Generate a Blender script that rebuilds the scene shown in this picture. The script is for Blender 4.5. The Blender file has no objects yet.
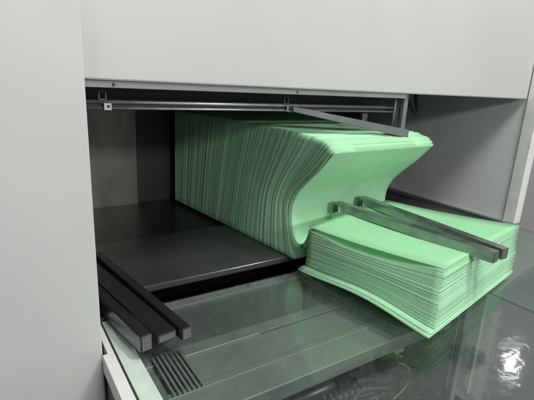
import bpy, bmesh, math, random
from mathutils import Vector, Matrix
random.seed(7)
S = bpy.context.scene
COL = S.collection

# ------------------------------------------------------------------ materials
def mat(name, color, rough=.5, metal=0, spec=.5, **k):
    m = bpy.data.materials.new(name); m.use_nodes = True
    nt = m.node_tree; b = nt.nodes['Principled BSDF']
    b.inputs['Base Color'].default_value = (*color, 1)
    b.inputs['Roughness'].default_value = rough
    b.inputs['Metallic'].default_value = metal
    b.inputs['Specular IOR Level'].default_value = spec
    tc = nt.nodes.new('ShaderNodeTexCoord')
    def noise(scale, detail=4, stretch=None):
        mp = nt.nodes.new('ShaderNodeMapping'); n = nt.nodes.new('ShaderNodeTexNoise')
        nt.links.new(tc.outputs['Object'], mp.inputs['Vector'])
        if stretch: mp.inputs['Scale'].default_value = stretch
        nt.links.new(mp.outputs[0], n.inputs['Vector'])
        n.inputs['Scale'].default_value = scale; n.inputs['Detail'].default_value = detail
        return n.outputs['Fac']
    def rng(fac, lo, hi, a=.3, z=.7):
        r = nt.nodes.new('ShaderNodeMapRange'); nt.links.new(fac, r.inputs[0])
        r.inputs[1].default_value = a; r.inputs[2].default_value = z
        r.inputs[3].default_value = lo; r.inputs[4].default_value = hi
        return r.outputs[0]
    # colour mottling, gloss variation, bump
    cv = k.get('cvar', 0)
    if cv:
        f = rng(noise(k.get('cscale', 8), 6, k.get('stretch')), 1-cv, 1+cv)
        mx = nt.nodes.new('ShaderNodeVectorMath'); mx.operation = 'SCALE'
        mx.inputs[0].default_value = color; nt.links.new(f, mx.inputs['Scale'])
        nt.links.new(mx.outputs[0], b.inputs['Base Color'])
    rv = k.get('rvar', 0)
    if rv:
        nt.links.new(rng(noise(k.get('rscale', 12), 5, k.get('stretch')), max(.02, rough-rv), rough+rv), b.inputs['Roughness'])
    bp = k.get('bump', 0)
    if bp:
        n = nt.nodes.new('ShaderNodeBump'); n.inputs['Strength'].default_value = bp
        n.inputs['Distance'].default_value = k.get('bdist', .001)
        nt.links.new(noise(k.get('bscale', 400), 3, k.get('stretch')), n.inputs['Height'])
        nt.links.new(n.outputs[0], b.inputs['Normal'])
    return m

M = {}
M['white']  = mat('white_paint', (.435, .44, .424), .42, cvar=.025, cscale=5, bump=.10, bscale=900, rvar=.06)
M['panel']  = mat('cabinet_paint', (.46, .47, .455), .45, cvar=.03, cscale=4, bump=.12, bscale=900, rvar=.06)
M['lip']    = mat('lip_paint', (.19, .20, .19), .4, cvar=.05, cscale=30)
M['wall']   = mat('grey_sheet_metal', (.62, .63, .62), .42, metal=.1, cvar=.05, cscale=6, rvar=.06)
M['brushed']= mat('brushed_steel', (.17, .16, .14), .3, metal=.55, cvar=.22, cscale=7, stretch=(2.2, 2.2, 1), rvar=.015)
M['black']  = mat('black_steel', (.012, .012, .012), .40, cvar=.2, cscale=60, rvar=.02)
M['plate']  = mat('dark_plate', (.036, .037, .036), .34, metal=.0, cvar=.25, cscale=5, rvar=.03, rscale=60, bump=.08, bscale=300)
M['edge']   = mat('edge_highlight', (.45, .45, .44), .3, metal=.9)
M['bar']    = mat('black_bar', (.016, .016, .017), .36, cvar=.12, cscale=60, rvar=.04, rscale=40, stretch=(1, .2, 1), bump=.1, bscale=500)
M['steel']  = mat('steel', (.30, .32, .315), .30, metal=.95, cvar=.15, cscale=30, rvar=.1, stretch=(1, 1, 8))
M['hook']   = mat('hook_bar_steel', (.30, .32, .31), .26, metal=.85, cvar=.18, cscale=25, rvar=.08, rscale=30)
M['press'] = mat('press_bar_grey', (.17, .18, .175), .4, metal=.35, cvar=.12, cscale=20)
M['reflection'] = mat('reflection_grey', (.21, .22, .215), .35, cvar=.12, cscale=6, rvar=.05)
M['zinc']   = mat('zinc', (.5, .52, .5), .38, metal=.8, cvar=.2, cscale=40)
M['tray']   = mat('tray_metal', (.125, .133, .128), .42, metal=.45, cvar=.06, cscale=5, rvar=.1, rscale=7)
M['beam']   = mat('beam_metal', (.20, .212, .205), .4, metal=.35, cvar=.1, cscale=14, rvar=.1)
M['frame']  = mat('frame_white', (.62, .63, .60), .4, cvar=.05, cscale=20)
M['ledge']  = mat('ledge_alu', (.80, .82, .80), .35, metal=0, cvar=.08, cscale=25)
M['gasket'] = mat('gasket', (.03, .03, .03), .6)
M['dark']   = mat('dark_room', (.03, .033, .031), .5, cvar=.4, cscale=9, rvar=.15)
M['under']  = mat('under_panel', (.022, .028, .025), .4, cvar=.2, cscale=6)
M['cable']  = mat('black_cable', (.007, .007, .007), .85, spec=.2)
M['wire']   = mat('yellow_wire', (.26, .22, .08), .45)
M['shaft']  = mat('dark_shaft', (.09, .09, .095), .35, metal=.5, cvar=.2)
M['ledge2'] = mat('ledge_grey', (.35, .37, .36), .35, metal=.5)
M['neigh']  = mat('neighbour_paint', (.42, .43, .425), .5, cvar=.05, cscale=4)

def paper(name, color, trans=.32, streak=.12, bump=.15):
    m = bpy.data.materials.new(name); m.use_nodes = True
    nt = m.node_tree; b = nt.nodes['Principled BSDF']; out = nt.nodes['Material Output']
    b.inputs['Roughness'].default_value = .7
    b.inputs['Specular IOR Level'].default_value = .18
    tc = nt.nodes.new('ShaderNodeTexCoord')
    oi = nt.nodes.new('ShaderNodeObjectInfo')
    n = nt.nodes.new('ShaderNodeTexNoise'); n.inputs['Scale'].default_value = 60; n.inputs['Detail'].default_value = 6
    nt.links.new(tc.outputs['Object'], n.inputs['Vector'])
    r = nt.nodes.new('ShaderNodeMapRange'); nt.links.new(n.outputs['Fac'], r.inputs[0])
    r.inputs[1].default_value = .3; r.inputs[2].default_value = .7; r.inputs[3].default_value = .97; r.inputs[4].default_value = 1.03
    r2 = nt.nodes.new('ShaderNodeMapRange'); nt.links.new(oi.outputs['Random'], r2.inputs[0])
    r2.inputs[3].default_value = 1-streak; r2.inputs[4].default_value = 1+streak*.6
    mu = nt.nodes.new('ShaderNodeMath'); mu.operation = 'MULTIPLY'
    nt.links.new(r.outputs[0], mu.inputs[0]); nt.links.new(r2.outputs[0], mu.inputs[1])
    mx = nt.nodes.new('ShaderNodeVectorMath'); mx.operation = 'SCALE'; mx.inputs[0].default_value = color
    nt.links.new(mu.outputs[0], mx.inputs['Scale']); nt.links.new(mx.outputs[0], b.inputs['Base Color'])
    bn = nt.nodes.new('ShaderNodeBump'); bn.inputs['Strength'].default_value = bump; bn.inputs['Distance'].default_value = .002
    n2 = nt.nodes.new('ShaderNodeTexNoise'); n2.inputs['Scale'].default_value = 16; n2.inputs['Detail'].default_value = 3
    nt.links.new(tc.outputs['Object'], n2.inputs['Vector']); nt.links.new(n2.outputs['Fac'], bn.inputs['Height'])
    nt.links.new(bn.outputs[0], b.inputs['Normal'])
    t = nt.nodes.new('ShaderNodeBsdfTranslucent'); nt.links.new(mx.outputs[0], t.inputs['Color'])
    ms = nt.nodes.new('ShaderNodeMixShader'); ms.inputs[0].default_value = trans
    nt.links.new(b.outputs[0], ms.inputs[1]); nt.links.new(t.outputs[0], ms.inputs[2]); nt.links.new(ms.outputs[0], out.inputs[0])
    return m
GREEN = (.50, .85, .56)
M['paper'] = paper('green_paper', GREEN)
M['paper_thin'] = paper('thin_green_paper', GREEN, trans=.5, streak=0)
M['paper_glossy'] = paper('green_cover_sheet', GREEN, trans=.2, streak=0, bump=.55)
M['paper_glossy'].node_tree.nodes['Principled BSDF'].inputs['Roughness'].default_value = .38

def glass_mat():
    m = bpy.data.materials.new('table_glass'); m.use_nodes = True
    nt = m.node_tree; nt.nodes.clear(); N = nt.nodes.new; L = nt.links.new
    out = N('ShaderNodeOutputMaterial'); tr = N('ShaderNodeBsdfTransparent'); tr.inputs[0].default_value = (.955, .985, .965, 1)
    gl = N('ShaderNodeBsdfGlossy'); gl.inputs['Roughness'].default_value = .05
    tc = N('ShaderNodeTexCoord'); g = N('ShaderNodeNewGeometry')
    n = N('ShaderNodeTexNoise'); n.inputs['Scale'].default_value = 9; n.inputs['Detail'].default_value = 8; n.inputs['Roughness'].default_value = .7
    L(tc.outputs['Object'], n.inputs['Vector'])
    rr = N('ShaderNodeMapRange'); L(n.outputs['Fac'], rr.inputs[0]); rr.inputs[1].default_value = .4; rr.inputs[2].default_value = .7
    rr.inputs[3].default_value = .04; rr.inputs[4].default_value = .13; L(rr.outputs[0], gl.inputs['Roughness'])
    gb = N('ShaderNodeBump'); gb.inputs['Strength'].default_value = .25; gb.inputs['Distance'].default_value = .0006
    gn = N('ShaderNodeTexNoise'); gn.inputs['Scale'].default_value = 30; gn.inputs['Detail'].default_value = 4
    L(tc.outputs['Object'], gn.inputs['Vector']); L(gn.outputs['Fac'], gb.inputs['Height']); L(gb.outputs[0], gl.inputs['Normal'])
    # Schlick reflectance from the angle between view and surface
    dp = N('ShaderNodeVectorMath'); dp.operation = 'DOT_PRODUCT'; L(g.outputs['Incoming'], dp.inputs[0]); L(g.outputs['Normal'], dp.inputs[1])
    ab = N('ShaderNodeMath'); ab.operation = 'ABSOLUTE'; L(dp.outputs['Value'], ab.inputs[0])
    om = N('ShaderNodeMath'); om.operation = 'SUBTRACT'; om.inputs[0].default_value = 1; L(ab.outputs[0], om.inputs[1])
    pw = N('ShaderNodeMath'); pw.operation = 'POWER'; L(om.outputs[0], pw.inputs[0]); pw.inputs[1].default_value = 5
    ml = N('ShaderNodeMath'); ml.operation = 'MULTIPLY_ADD'; L(pw.outputs[0], ml.inputs[0]); ml.inputs[1].default_value = .94; ml.inputs[2].default_value = .055
    mix = N('ShaderNodeMixShader'); L(ml.outputs[0], mix.inputs[0]); L(tr.outputs[0], mix.inputs[1]); L(gl.outputs[0], mix.inputs[2])
    # dust and wipe marks
    mp = N('ShaderNodeMapping'); mp.inputs['Rotation'].default_value = (0, 0, .5); mp.inputs['Scale'].default_value = (9, 14, 1)
    L(tc.outputs['Object'], mp.inputs[0])
    n3 = N('ShaderNodeTexNoise'); n3.inputs['Scale'].default_value = 5; n3.inputs['Detail'].default_value = 9; n3.inputs['Roughness'].default_value = .75
    n3.inputs['Distortion'].default_value = .2
    L(mp.outputs[0], n3.inputs['Vector'])
    r3 = N('ShaderNodeMapRange'); L(n3.outputs['Fac'], r3.inputs[0]); r3.inputs[1].default_value = .50; r3.inputs[2].default_value = .78
    r3.inputs[3].default_value = .005; r3.inputs[4].default_value = .05
    df = N('ShaderNodeBsdfDiffuse'); df.inputs[0].default_value = (.6, .66, .62, 1)
    m2 = N('ShaderNodeMixShader'); L(r3.outputs[0], m2.inputs[0]); L(mix.outputs[0], m2.inputs[1]); L(df.outputs[0], m2.inputs[2])
    L(m2.outputs[0], out.inputs[0])
    return m
M['glass'] = glass_mat()
M['glass_edge'] = mat('glass_cut_edge', (.30, .36, .33), .2)

# ------------------------------------------------------------------ mesh helpers
def link(name, bm, m, parent=None, smooth=False):
    me = bpy.data.meshes.new(name)
    bmesh.ops.recalc_face_normals(bm, faces=bm.faces)
    bm.to_mesh(me); bm.free()
    me.materials.append(m)
    if smooth:
        for p in me.polygons: p.use_smooth = True
    o = bpy.data.objects.new(name, me); COL.objects.link(o)
    if parent: o.parent = parent
    return o
def tag(o, label=None, cat=None, group=None, kind=None):
    if label: o['label'] = label
    if cat: o['category'] = cat
    if group: o['group'] = group
    if kind: o['kind'] = kind
    return o
def empty(name, **k):
    o = bpy.data.objects.new(name, None); COL.objects.link(o); o.empty_display_size = .05
    return tag(o, **k)
def add_box(bm, a, b, bev=0, seg=2):
    t = bmesh.new()
    x0, y0, z0 = a; x1, y1, z1 = b
    vs = [t.verts.new(p) for p in ((x0,y0,z0),(x1,y0,z0),(x1,y1,z0),(x0,y1,z0),(x0,y0,z1),(x1,y0,z1),(x1,y1,z1),(x0,y1,z1))]
    for f in ((0,1,2,3),(4,5,6,7),(0,1,5,4),(1,2,6,5),(2,3,7,6),(3,0,4,7)): t.faces.new([vs[i] for i in f])
    bmesh.ops.recalc_face_normals(t, faces=t.faces)
    if bev: bmesh.ops.bevel(t, geom=t.edges[:], offset=bev, segments=seg, affect='EDGES', profile=.5)
    me = bpy.data.meshes.new('t'); t.to_mesh(me); t.free(); bm.from_mesh(me); bpy.data.meshes.remove(me)
    return bm
def box(name, a, b, m, parent=None, bev=.001):
    return link(name, add_box(bmesh.new(), a, b, bev), m, parent)
def obar(bm, p0, p1, w, z0, z1, bev=.001, zf0=None, zf1=None):
    """bar between two ground points, width w; optional different z span at p1"""
    t = bmesh.new(); p0 = Vector((*p0, 0)); p1 = Vector((*p1, 0)); d = (p1-p0).normalized(); n = Vector((-d.y, d.x, 0))*w/2
    e0, e1 = (z0, z1) if zf0 is None else (zf0, zf1)
    vs = [t.verts.new(p) for p in ((p0-n)+Vector((0,0,z0)), (p0+n)+Vector((0,0,z0)), (p1+n)+Vector((0,0,e0)), (p1-n)+Vector((0,0,e0)),
                                   (p0-n)+Vector((0,0,z1)), (p0+n)+Vector((0,0,z1)), (p1+n)+Vector((0,0,e1)), (p1-n)+Vector((0,0,e1)))]
    for f in ((0,1,2,3),(4,5,6,7),(0,1,5,4),(1,2,6,5),(2,3,7,6),(3,0,4,7)): t.faces.new([vs[i] for i in f])
    bmesh.ops.recalc_face_normals(t, faces=t.faces)
    if bev: bmesh.ops.bevel(t, geom=t.edges[:], offset=bev, segments=2, affect='EDGES', profile=.5)
    me = bpy.data.meshes.new('t'); t.to_mesh(me); t.free(); bm.from_mesh(me); bpy.data.meshes.remove(me)
    return bm
def tube(bm, pts, r, seg=8):
    rings = []
    pts = [Vector(p) for p in pts]
    for i, p in enumerate(pts):
        d = (pts[min(i+1, len(pts)-1)]-pts[max(i-1, 0)]).normalized()
        u = d.cross(Vector((0, 0, 1)) if abs(d.z) < .9 else Vector((1, 0, 0))).normalized(); v = d.cross(u)
        rings.append([bm.verts.new(p+(u*math.cos(a)+v*math.sin(a))*r) for a in [2*math.pi*k/seg for k in range(seg)]])
    for a, b in zip(rings, rings[1:]):
        for k in range(seg): bm.faces.new((a[k], a[(k+1) % seg], b[(k+1) % seg], b[k]))
    bm.faces.new(rings[0]); bm.faces.new(rings[-1])
    return bm
def spline(ctrl, n=8):
    P = [Vector(c) for c in ctrl]; P = [P[0]]+P+[P[-1]]; out = []
    for i in range(1, len(P)-2):
        for k in range(n):
            t = k/n; a, b, c, d = P[i-1], P[i], P[i+1], P[i+2]
            out.append(.5*((2*b)+(c-a)*t+(2*a-5*b+4*c-d)*t*t+(3*b-a-3*c+d)*t**3))
    out.append(P[-2]); return out
def slab(bm, f, off, nu, nv):
    """sheet whose surface is f(u,v), thickened by the vector off"""
    off = Vector(off)
    A = [[bm.verts.new(Vector(f(i/nu, j/nv))) for j in range(nv+1)] for i in range(nu+1)]
    B = [[bm.verts.new(A[i][j].co+off) for j in range(nv+1)] for i in range(nu+1)]
    for i in range(nu):
        for j in range(nv):
            bm.faces.new((A[i][j], A[i+1][j], A[i+1][j+1], A[i][j+1]))
            bm.faces.new((B[i][j], B[i][j+1], B[i+1][j+1], B[i+1][j]))
    for i in range(nu):
        for j in (0, nv): bm.faces.new((A[i][j], A[i+1][j], B[i+1][j], B[i][j]))
    for j in range(nv):
        for i in (0, nu): bm.faces.new((A[i][j], A[i][j+1], B[i][j+1], B[i][j]))
    return bm
def interp(xs, ys, x):
    if x <= xs[0]: return ys[0]
    for a, b, c, d in zip(xs, xs[1:], ys, ys[1:]):
        if x <= b:
            t = (x-a)/(b-a); return c+(d-c)*t
    return ys[-1]
def catmull(xs, ys, x):
    n = len(xs)
    if x <= xs[0]: return ys[0]
    if x >= xs[-1]: return ys[-1]
    for i in range(n-1):
        if x <= xs[i+1]:
            def m(j):
                if j == 0: return (ys[1]-ys[0])/(xs[1]-xs[0])
                if j == n-1: return (ys[-1]-ys[-2])/(xs[-1]-xs[-2])
                return (ys[j+1]-ys[j-1])/(xs[j+1]-xs[j-1])
            h = xs[i+1]-xs[i]; t = (x-xs[i])/h
            return (2*t**3-3*t*t+1)*ys[i]+(t**3-2*t*t+t)*h*m(i)+(-2*t**3+3*t*t)*ys[i+1]+(t**3-t*t)*h*m(i+1)

# ------------------------------------------------------------------ the machine
mach = empty('finishing_machine', label='large white and grey paper finishing machine with a dark open delivery bay', cat='machine')
# front cover above the opening, butted cabinet panel at the left
cov = box('front_cover', (.05, .87, .488), (1.742, .90, 1.35), M['white'], mach, .004)
box('cover_lip', (.06, .875, .4745), (1.06, .885, .4875), M['lip'], cov, .0008)
def screw(x, y, z, r, parent):
    bm = bmesh.new(); bmesh.ops.create_cone(bm, cap_ends=True, segments=20, radius1=r, radius2=r*.8, depth=.003,
        matrix=Matrix.Translation((x, y, z)) @ Matrix.Rotation(math.pi/2, 4, 'X'))
    add_box(bm, (x-r*.6, y-.0022, z-r*.12), (x+r*.6, y-.0012, z+r*.12))
    return link('screw', bm, M['gasket'], parent)
screw(.215, .8738, .4810, .0030, cov); screw(.655, .8738, .4810, .0026, cov)
# cabinet panel at left (stands forward of the cover)
bm = bmesh.new()
pts = [(-1.6, .135-.0005), (-1.6, .1385)]
vs = []
for y in (.73, .76):
    vs.append([bm.verts.new(p) for p in ((-1.6, y, -.85), (.1445, y, -.85), (.1315, y, 1.35), (-1.6, y, 1.35))])
a, b = vs
bm.faces.new(a); bm.faces.new(b)
for k in range(4): bm.faces.new((a[k], a[(k+1) % 4], b[(k+1) % 4], b[k]))
bmesh.ops.recalc_face_normals(bm, faces=bm.faces)
bmesh.ops.bevel(bm, geom=bm.edges[:], offset=.003, segments=2, affect='EDGES')
link('cabinet_panel', bm, M['panel'], mach)
# dark return between panel and cover
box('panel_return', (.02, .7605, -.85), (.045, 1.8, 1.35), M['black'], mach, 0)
# bay interior
box('shaded_back_wall', (.0, 1.735, -.3), (1.75, 1.76, .56), M['black'], mach, 0)  # black here stands in for the shadow the brushed wall fades into
box('lit_wall_plate', (.05, 1.715, -.05), (.50, 1.733, .47), M['brushed'], mach, .001)  # lit part of the back wall, cut off where its shadow begins
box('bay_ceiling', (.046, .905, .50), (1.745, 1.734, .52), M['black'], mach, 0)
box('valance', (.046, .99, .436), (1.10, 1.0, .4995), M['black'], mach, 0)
box('side_wall', (1.75, .872, -.85), (1.775, 2.1, 1.35), M['wall'], mach, .001)
box('door_post', (1.745, .822, .001), (1.79, .8705, 1.35), M['frame'], mach, .003)
box('wall_trim', (1.735, .86, -.004), (1.7495, 1.6, .004), M['ledge2'], mach, .001)
# bay floor and the delivery plate
box('bay_floor', (.046, 1.30, -.03), (1.734, 1.734, -.012), M['black'], mach, .0015)
dp = box('delivery_plate', (.150, .962, -.022), (1.16, 1.298, -.002), M['plate'], mach, .004)
bm = bmesh.new(); tube(bm, [(.27, .9628, -.0045), (1.1, .9628, -.0045)], .0011, 6); link('edge_highlight', bm, M['edge'], dp, True)  # bright tube stands in for the highlight along the plate's rounded edge
box('gap_shade_sheet', (.15, .9325, -.30), (1.2, 1.28, -.085), M['black'], mach, 0)  # black sheet stands in for the shade in the gap under the plate
box('side_floor', (1.17, .90, -.03), (1.733, 1.29, -.010), M['plate'], mach, .001)
box('cross_bar', (.15, .937, -.083), (1.2, .941, -.058), M['black'], mach, .001)
bm = bmesh.new(); bmesh.ops.create_icosphere(bm, subdivisions=2, radius=.0022, matrix=Matrix.Translation((.626, 1.285, -.001)))
link('plate_dot', bm, M['zinc'], mach, True)  # small round bead for the pale dot near the plate's back edge
# support rails under the cover
rail = empty('support_rail'); rail.parent = mach
bm = bmesh.new(); tube(bm, [(.06, .93, .4450), (1.085, .93, .4450)], .0042, 12); link('upper_rod', bm, M['zinc'], rail, True)
bm = bmesh.new(); tube(bm, [(.06, .93, .4325), (1.085, .93, .4325)], .0030, 12); link('lower_rod', bm, M['zinc'], rail, True)
box('rod_web', (.06, .934, .4335), (1.085, .938, .4440), M['gasket'], rail, 0)
def clamp(x):
    bm = bmesh.new()
    add_box(bm, (x-.008, .920, .4285), (x+.008, .9245, .4435), .001)
    c = link('clamp', bm, M['zinc'], rail)
    bm = bmesh.new(); bmesh.ops.create_cone(bm, cap_ends=True, segments=16, radius1=.0028, radius2=.0028, depth=.003,
        matrix=Matrix.Translation((x+.001, .9195, .4365)) @ Matrix.Rotation(math.pi/2, 4, 'X'))
    link('clamp_screw', bm, M['gasket'], c)
    bm = bmesh.new(); y = .9235; X = x-.009
    for a, b in (((X-.008, y, .4475), (X-.005, y+.004, .468)), ((X+.005, y, .4475), (X+.008, y+.004, .468)),
                 ((X-.005, y, .465), (X+.005, y+.004, .468)), ((X-.005, y, .4475), (X+.005, y+.004, .4515))): add_box(bm, a, b, .0005)
    link('clamp_loop', bm, M['shaft'], c)
clamp(.213); clamp(.668)
# bracket and sloping press bar above the paper
br = empty('hanger_bracket'); br.parent = mach
bm = bmesh.new(); tube(bm, [(1.040, .896, .385), (1.040, .896, .499)], .0042, 14); link('rod', bm, M['press'], br, True)
box('upright', (1.051, .897, .375), (1.058, .907, .499), M['gasket'], br, .0005)
box('upright_plate', (1.0625, .882, .3585), (1.080, .894, .499), M['press'], br, .001)
bm = bmesh.new(); obar(bm, (.668, .912), (1.072, .868), .022, .4310, .4440, .001, .3590, .3835); link('press_bar', bm, M['press'], mach)
box('rail_stop', (.965, .95, .402), (.985, .962, .425), M['steel'], mach, .001)
bm = bmesh.new(); tube(bm, spline([(1.085, .93, .50), (1.112, .912, .47), (1.143, .905, .434), (1.156, .905, .430), (1.159, .91, .45), (1.151, .92, .50)]), .0058, 8)
link('hose', bm, M['cable'], mach, True)

# ------------------------------------------------------------------ glass table
tb = empty('glass_table', label='glass topped delivery table on a white and grey metal frame', cat='table')
gt = box('glass_top', (.163, .15, -.0085), (1.733, .862, -.0005), M['glass'], tb, .0006)
fr = empty('table_frame'); fr.parent = tb
box('side_rail', (.138, .15, -.035), (.1585, .726, .001), M['frame'], fr, .0012)
box('rail_back', (.147, .7265, -.035), (.1585, .862, .001), M['frame'], fr, .0012)
box('gasket', (.1588, .15, -.012), (.1626, .862, .000), M['gasket'], fr, 0)
box('glass_ledge', (.1595, .15, -.030), (.181, .862, -.011), M['ledge'], fr, .001)
box('inner_ledge', (.1815, .15, -.036), (.202, .862, -.016), M['ledge'], fr, .001)
box('side_sheet', (.144, .15, -.85), (.152, .726, -.036), M['tray'], fr, 0)
tb_band = box('tray_band', (.203, .718, -.060), (.95, .750, -.0495), M['beam'], tb, .001)
box('glass_rear_edge', (1.7335, .15, -.0085), (1.7345, .862, .0), M['glass_edge'], gt, 0)
tr = box('tray', (.203, .7505, -.060), (.95, .900, -.050), M['tray'], tb, .001)
box('tray_flange', (.203, .901, -.056), (.95, .932, -.044), M['beam'], tr, .001)
bm = bmesh.new(); bmesh.ops.create_cone(bm, cap_ends=True, segments=16, radius1=.0042, radius2=.0042, depth=.003, matrix=Matrix.Translation((.566, .922, -.0435)))
link('bolt_hole', bm, M['gasket'], tr)
box('tray_seam', (.203, .7145, -.056), (.475, .7172, -.0475), M['ledge2'], tr, .001)
box('front_tray', (.203, .628, -.062), (.95, .714, -.052), M['beam'], tr, .001)
bmx = box('cross_beam', (.203, .545, -.082), (.95, .6265, -.047), M['beam'], tb, .0025)
box('beam_strip', (.203, .6085, -.0468), (.95, .611, -.045), M['ledge2'], bmx, .0005)
gr = empty('slat_block'); gr.parent = tb  # striped block of slats over a black backing, under the bar ends
for k in range(7):
    x = .2305+k*.0093
    box('slat', (x, .61, -.0475), (x+.0050, .735, -.041), M['beam'], gr, .0006)
box('slat_back', (.228, .607, -.0496), (.291, .737, -.0478), M['black'], gr, 0)
box('table_leg', (1.012, .545, -1.45), (1.034, .563, -.010), M['zinc'], tb, .002)
box('under_sheet', (.80, .564, -1.45), (1.011, .567, -.083), M['under'], tb, 0)

def film_mat():
    m = bpy.data.materials.new('clear_plastic_film'); m.use_nodes = True
    nt = m.node_tree; nt.nodes.clear(); N = nt.nodes.new; L = nt.links.new
    out = N('ShaderNodeOutputMaterial'); tr = N('ShaderNodeBsdfTransparent'); tr.inputs[0].default_value = (.9, .92, .91, 1)
    gl = N('ShaderNodeBsdfGlossy'); gl.inputs['Roughness'].default_value = .09
    tc = N('ShaderNodeTexCoord')
    n = N('ShaderNodeTexNoise'); n.inputs['Scale'].default_value = 34; n.inputs['Detail'].default_value = 6; n.inputs['Distortion'].default_value = .3
    L(tc.outputs['Object'], n.inputs['Vector'])
    b = N('ShaderNodeBump'); b.inputs['Strength'].default_value = .30; b.inputs['Distance'].default_value = .002
    L(n.outputs['Fac'], b.inputs['Height']); L(b.outputs[0], gl.inputs['Normal'])
    lw = N('ShaderNodeLayerWeight'); lw.inputs['Blend'].default_value = .22; L(b.outputs[0], lw.inputs['Normal'])
    mr = N('ShaderNodeMapRange'); L(lw.outputs['Fresnel'], mr.inputs[0]); mr.inputs[3].default_value = .015; mr.inputs[4].default_value = .28
    mx = N('ShaderNodeMixShader'); L(mr.outputs[0], mx.inputs[0]); L(tr.outputs[0], mx.inputs[1]); L(gl.outputs[0], mx.inputs[2])
    L(mx.outputs[0], out.inputs[0]); return m
M['film'] = film_mat()
bm = bmesh.new()
fp = [(.60, .16), (.66, .335), (.99, .505), (1.10, .518), (1.28, .550), (1.62, .60), (1.66, .16)]
a = [bm.verts.new((x, y, .0006)) for x, y in fp]; b = [bm.verts.new((x, y, .0012)) for x, y in fp]
bm.faces.new(a); bm.faces.new(b)
for k in range(len(fp)): bm.faces.new((a[k], a[(k+1) % len(fp)], b[(k+1) % len(fp)], b[k]))
tag(link('plastic_film', bm, M['film']), 'clear crinkled plastic film lying on the right front of the glass, catching the lamp', 'plastic film')
box('reflection_plate', (1.13, .10, -.036), (1.732, .86, -.030), M['reflection'], tb, .001)  # grey plate added for the pale reflection in the glass at right
# shafts and cables below the table
sh = empty('drive_shaft', label='dark round drive shaft among the cables under the glass', cat='shaft')
bm = bmesh.new(); tube(bm, [(.42, .60, -.155), (.79, .60, -.150)], .020, 20); link('shaft', bm, M['shaft'], sh, True)
bm = bmesh.new(); tube(bm, [(.60, .60, -.1526), (.635, .60, -.1521)], .030, 20); link('collar', bm, M['black'], sh, False)
M['clutter'] = mat('grey_cable', (.035, .037, .037), .5)
cl = empty('connector_block', label='dark ribbed connector block buried in the cables under the glass', cat='connector')
bm = bmesh.new()
for k in range(9): add_box(bm, (.56+k*.018, .565, -.19), (.571+k*.018, .60, -.165), .002)
add_box(bm, (.555, .572, -.205), (.725, .598, -.1905), .002)
link('block', bm, M['shaft'], cl)
bm = bmesh.new()
for k in range(9): bmesh.ops.create_cone(bm, cap_ends=True, segments=10, radius1=.003, radius2=.003, depth=.004, matrix=Matrix.Translation((.5655+k*.018, .58, -.1625)))
link('terminal_screw', bm, M['zinc'], cl)
random.seed(21)
for k in range(15):
    x0 = .50+random.random()*.36; y0 = .53+random.random()*.10; z0 = -.12-random.random()*.08
    p = [Vector((x0, y0, z0))]
    for j in range(4):
        p.append(p[-1]+Vector((random.uniform(-.03, .09), random.uniform(-.02, .02), random.uniform(-.03, .015))))
    bm = bmesh.new(); tube(bm, spline(p, 12), random.choice((.003, .0042, .0055)), 8)
    o = link('cable', bm, M['cable'] if k % 2 else M['clutter'], None, True)
    tag(o, 'thin dark cable in the tangle under the glass table beam', 'cable', 'tangled cables under the table')
bm = bmesh.new(); tube(bm, spline([(.76, .55, -.12), (.80, .545, -.15), (.795, .54, -.19), (.75, .54, -.215)], 8), .0016, 6)
tag(link('wire', bm, M['wire'], None, True), 'pale yellow wire looping out of the dark cable tangle', 'wire')
bm = bmesh.new(); tube(bm, spline([(.74, .52, -.19), (.755, .50, -.26), (.75, .49, -.34), (.73, .48, -.45)], 8), .003, 6)
tag(link('cable', bm, M['cable'], None, True), 'dark cable hanging straight down beside the yellow wire', 'cable')

# surroundings
tag(box('floor', (-4, -4, -1.50), (6, 6, -1.46), M['dark'], None, 0), kind='structure')
nb = empty('equipment_cabinet', label='grey cabinet standing beyond the white post at far right', cat='cabinet')
box('cabinet_body', (2.35, .2, -1.459), (2.75, 2.2, .52), M['neigh'], nb, .004)
box('cabinet_plinth', (2.33, .18, -1.459), (2.349, 2.22, -1.36), M['gasket'], nb, .002)

# ------------------------------------------------------------------ black guide bars at left
def gbar(p0, p1, w, z0, z1, label, m='bar'):
    t = empty('guide_bar', label=label, cat='bar', group='black guide bars lying beside the cabinet panel')
    bm = bmesh.new(); obar(bm, p0, p1, w, z0, z1, .0014); link('bar_body', bm, M[m], t)
    # worn end cap
    d = (Vector(p0)-Vector(p1)).normalized()
    bm = bmesh.new(); obar(bm, Vector(p0)+d*.0012, Vector(p0)+d*.0002, w*.86, z0+.002, z1-.002, 0); link('end_cap', bm, M['endcap'], t)
    return t
M['endcap'] = mat('bar_end', (.10, .103, .105), .35, cvar=.15, cscale=300, bump=.2, bscale=500)
gbar((.2925, .700), (.222, 1.165), .0205, .0008, .0265, 'black guide bar nearest the paper, longest of the three')
gbar((.2575, .714), (.190, 1.12), .042, .0006, .0175, 'low wide black guide bar between the two taller bars')
lb = gbar((.2125, .700), (.160, 1.00), .0215, .0012, .0350, 'black guide bar closest to the white cabinet panel, tallest end')

bm = bmesh.new(); obar(bm, (.2005, .7005), (.1482, .998), .0016, .0016, .0335, 0); link('side_strip', bm, M['steel'], lb)
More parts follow.
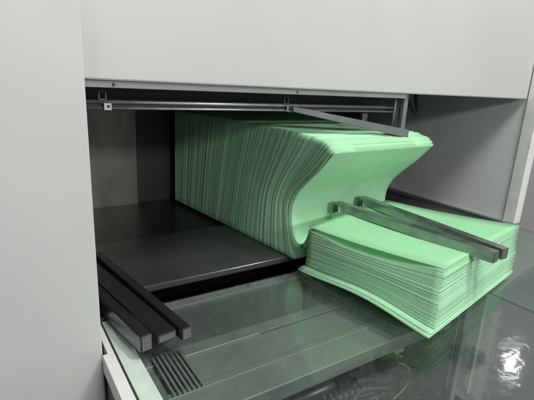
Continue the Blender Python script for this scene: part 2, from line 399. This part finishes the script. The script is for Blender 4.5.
# ------------------------------------------------------------------ standing stack of green sheets
T = [0, .08, .17, .3, .42, .55, .68, .84, 1]
Dy = [.006, .020, .034, .048, .055, .036, -.004, -.066, -.120]
NS = 236
def ridge(s):        # height of the pile along its depth
    return interp([0, .012, .035, .085, .2, .6, 1], [.334, .345, .3585, .3675, .374, .376, .372], s)
random.seed(5)
drift = 0
stack_grp = 'sheets standing on edge in the machine bay'
for i in range(2, NS):
    s = i/(NS-1)
    drift = drift*.8+random.gauss(0, .00028)
    poke = random.random() < .05
    k = (1-s)**.75; kc = (1-s)**4
    yb = .918+.752*s
    jx = drift+random.gauss(0, .0004)-(.0015 if poke else 0)
    x0 = .728-.082*s+jx; x1 = 1.165-.02*s+random.gauss(0, .0005)
    zt = ridge(s)+random.gauss(0, .0006)+(.0015 if poke else 0)
    pitch = .77/(NS-1)
    wav = random.uniform(-1, 1)
    first = False
    bm = bmesh.new()
    for leaf in range(3):
        lx = random.gauss(0, .00035); lz = random.gauss(0, .0004)
        def f(u, v, leaf=leaf, lx=lx, lz=lz):
            # top end of the front sheets fans forward
            lin = .020-.140*u; D = lin*k+(catmull(T, Dy, u)-lin)*kc
            y = yb+D+leaf*pitch*.333+.028*v*(1-s)**3
            z = .0002+u*(zt+lz)
            y += .0003*math.sin(v*9+wav*3)*math.sin(u*6+wav)
            if first: y += .004*math.sin(v*7+u*3)*(u**2)*.6-.002*v*u
            # sheet ends flare at the pinch, leaving a soft left outline
            return (x0+lx+(x1-x0)*v, y, z)
        slab(bm, f, (0, pitch*.32, 0), 24 if s < .4 else 12, 14 if first else 5)
    o = link('paper_sheet', bm, M['paper_glossy'] if first else M['paper'], None, True)
    tag(o, 'green paper sheet standing on edge in the stack, seen only by its edges', 'paper sheet', stack_grp)

# front sheets that run down the face of the stack and curl up against the bundle
for i in range(5):
    g = i*.0030
    prof = [(.7995+.0035*i, .3365+(.003, -.002, .0045, .001, .003)[i]), (.846, .288), (.893, .246), (.935, .205), (.958, .165), (.963, .125), (.955, .088), (.940, .062), (.918, .052), (.895, .064), (.880, .092), (.872, .118-.004*i)]
    P3 = [Vector((0, a, b)) for a, b in prof]
    cs = spline(P3, 6); n = len(cs)-1
    # push outer sheets outwards (down and back) along the curve's normal
    q = []
    for k, p in enumerate(cs):
        t_ = (cs[min(n, k+1)]-cs[max(0, k-1)]).normalized(); nn = Vector((0, -t_.z, t_.y))
        q.append(p+nn*g*(-1 if False else 1)*min(1, .35+k/n))
    xl = .729+random.gauss(0, .0006)-.0008*i; ph = random.random()*3
    bm = bmesh.new()
    def f(u, v):
        k = u*n; p = q[round(k)]
        y = p.y+.030*v+v*.05*max(0, u-.6)
        if i == 0: y += .0022*math.sin(v*26+u*13)*math.exp(-((v-.55)/.28)**2-((u-.24)/.16)**2)
        y += .0032*math.sin(v*6.5+u*4+ph)*(1-u)*(.3+v)*(1 if i == 0 else .5)*min(1, u*5)
        return (xl+(.428+.004*(1-u))*v, y, p.z-.018*v*max(0, u-.5)*2)
    slab(bm, f, (0, .0009, -.0006), n, 32)
    o = link('paper_sheet', bm, M['paper_glossy'] if i == 0 else M['paper'], None, True)
    if i == 0: tag(o, 'frontmost curved green sheet of the standing stack, its whole face showing', 'paper sheet')
    else: tag(o, 'green sheet just behind the curved front sheet, curling up against the bundle', 'paper sheet', 'curled sheets behind the front sheet')

# ------------------------------------------------------------------ lying bundle
NB = 31
top = [Vector((.703, .848)), Vector((.799, .497)), Vector((1.292, .593)), Vector((1.128, .956))]   # back-left, front-left, front-right, back-right
bot = [Vector((.716, .862)), Vector((.757, .470)), Vector((1.250, .566)), Vector((1.130, .950))]
HB = .130
lie = 'sheets lying flat in the bundle on the glass'
random.seed(11)
dr = Vector((0, 0))
for i in range(NB):
    q = i/(NB-1)
    dr = dr*.7+Vector((random.gauss(0, .0005), random.gauss(0, .0005)))
    cs = [bot[j].lerp(top[j], q)+dr+Vector((random.gauss(0, .0005), random.gauss(0, .0005))) for j in range(4)]
    if i < 2:
        sh_ = [Vector((-.024, .004)), Vector((-.022, -.006)), Vector((-.002, -.004)), Vector((0, 0))]
        cs = [c+w*(1-.22*i) for c, w in zip(cs, sh_)]
    last = i == NB-1
    z0 = .0004+HB*q*(1-.006)
    if i >= 2: z0 += .0018
    ph = random.random()*6
    bm = bmesh.new()
    for leaf in range(1 if last else 3):
        lj = Vector((random.gauss(0, .00035), random.gauss(0, .00035)))
        def f(u, v, leaf=leaf, lj=lj):
            a = cs[0].lerp(cs[1], u); b = cs[3].lerp(cs[2], u); p = a.lerp(b, v)+lj
            sag = math.sin(math.pi*min(1, u*1.02)**.9)
            z = z0+leaf*HB/NB*.335
            w = q*q
            amt = .012+.020*q**8*(1-.5*v)-.006*v
            if last: amt = .0045
            z -= w*amt*sag
            z += (1-q)**1.6*.015*math.sin(math.pi*min(1, u**1.15))**1.6*(1-v*.6)
            z -= w*.012*max(0, 1-u*5)**2*(1-v)*(0 if last else 1)
            z += .0003*math.sin(u*11+ph)*math.sin(v*5+ph)*(1 if 0 < i < NB-1 else 0)
            if last: z += .0016*math.sin(v*4+.4)*u
            return (p.x, p.y, max(z, .0003+i*.0009+leaf*.0003))
        slab(bm, f, (0, 0, HB/NB*.318), 20, 8)
    o = link('paper_sheet', bm, M['paper_thin'] if last else M['paper'], None, True)
    if last: tag(o, 'topmost green sheet of the lying bundle, bowed, the metal hook bars on it', 'paper sheet', lie)
    elif i < 2: tag(o, 'green sheet slid out to the left at the very bottom of the lying bundle', 'paper sheet', lie)
    else: tag(o, 'green paper sheet lying within the flat bundle on the glass, edges showing', 'paper sheet', lie)

# ------------------------------------------------------------------ hooked steel bars on the bundle
def hookbar(p0, p1, zb, zf, label):
    t = empty('hook_bar', label=label, cat='metal bar', group='hooked steel bars holding down the bundle')
    p0 = Vector(p0); p1 = Vector(p1); d = (p1-p0).normalized(); w = .027
    L_ = (p1-p0).length; n = Vector((-d.y, d.x))*w/2
    # side outline of the arm with its bent-down back end, extruded to the bar's width
    out = [(L_, 0), (.012, 0), (.006, -.0015), (.002, -.0055), (0, -.011), (0, -.037), (.0065, -.037), (.0065, -.012), (.009, -.0085), (.030, -.0085),
           (.036, -.024), (L_, -.0265)]
    bm = bmesh.new(); A = []; B = []
    for a, z in out:
        q = p0+d*a; zz = zb+(zf-zb)*a/L_+z
        A.append(bm.verts.new((q.x-n.x, q.y-n.y, zz))); B.append(bm.verts.new((q.x+n.x, q.y+n.y, zz)))
    bm.faces.new(A); bm.faces.new(B[::-1])
    for k in range(len(A)): bm.faces.new((A[k], B[k], B[(k+1) % len(A)], A[(k+1) % len(A)]))
    bmesh.ops.recalc_face_normals(bm, faces=bm.faces)
    ed = [e for e in bm.edges if (e.verts[0] in A and e.verts[1] in A) or (e.verts[0] in B and e.verts[1] in B)]
    bmesh.ops.bevel(bm, geom=ed, offset=.0013, segments=2, affect='EDGES')
    link('arm', bm, M['hook'], t)
    e0 = p1+d*.0001
    bm = bmesh.new(); obar(bm, e0, p1+d*.0008, w*.8, zf-.0245, zf-.002, 0); link('end_plug', bm, M['endcap'], t)
hookbar((.889, .955), (.949, .470), .157, .1555, 'hooked steel bar nearer the front edge, left one on the bundle')
hookbar((1.012, .972), (.985, .470), .158, .157, 'hooked steel bar farther back, right one on the bundle')

# ------------------------------------------------------------------ light
W = bpy.data.worlds.new('World'); S.world = W; W.use_nodes = True
W.node_tree.nodes['Background'].inputs[0].default_value = (.92, .97, 1, 1)
W.node_tree.nodes['Background'].inputs[1].default_value = .34
def area(name, loc, target, sx, sy, power, color=(1, 1, .97), shape='RECTANGLE'):
    L = bpy.data.lights.new(name, 'AREA'); L.shape = shape; L.size = sx; L.size_y = sy; L.energy = power; L.color = color
    o = bpy.data.objects.new(name, L); COL.objects.link(o); o.location = loc
    o.rotation_euler = (Vector(target)-Vector(loc)).to_track_quat('-Z', 'Y').to_euler()
    return o
area('ceiling_or_fill_lamp', (1.3, -.35, 2.5), (.9, .8, .2), .35, .9, 46)
area('ceiling_or_fill_lamp', (.7, -3.2, 1.62), (1.1, .9, .3), 1.2, .3, 74)
area('ceiling_or_fill_lamp', (3.7, 1.52, 1.78), (.93, .35, 0), .055, .055, .7, shape='DISK')
area('ceiling_or_fill_lamp', (.45, -.30, 2.3), (1.2, .9, .2), .5, .5, 22)

area('ceiling_or_fill_lamp', (-.8, -1.6, 1.15), (1.5, 1.0, .3), .3, .3, 4.5)  # fill light added low at left to brighten the side wall, no ceiling lamp

# ------------------------------------------------------------------ camera
cam = bpy.data.cameras.new('Camera'); co = bpy.data.objects.new('Camera', cam); COL.objects.link(co)
f = 428.4752; c = (267, 200)
def camdir(px, py): return Vector((px-c[0], -(py-c[1]), -f)).normalized()
X = camdir(940, 118); Y = camdir(-22, 67); Y = (Y-X*X.dot(Y)).normalized(); Z = X.cross(Y)
R3 = Matrix((X, Y, Z))            # world = R3 @ cam
co.matrix_world = Matrix.Translation((0, 0, .5)) @ R3.to_4x4()
cam.sensor_width = 36; cam.lens = f/534*36; cam.clip_start = .01; cam.clip_end = 100
S.camera = co
S.render.engine = 'CYCLES'
S.view_settings.view_transform = 'Standard'; S.view_settings.look = 'None'
S.view_settings.gamma = 1; S.view_settings.exposure = 0
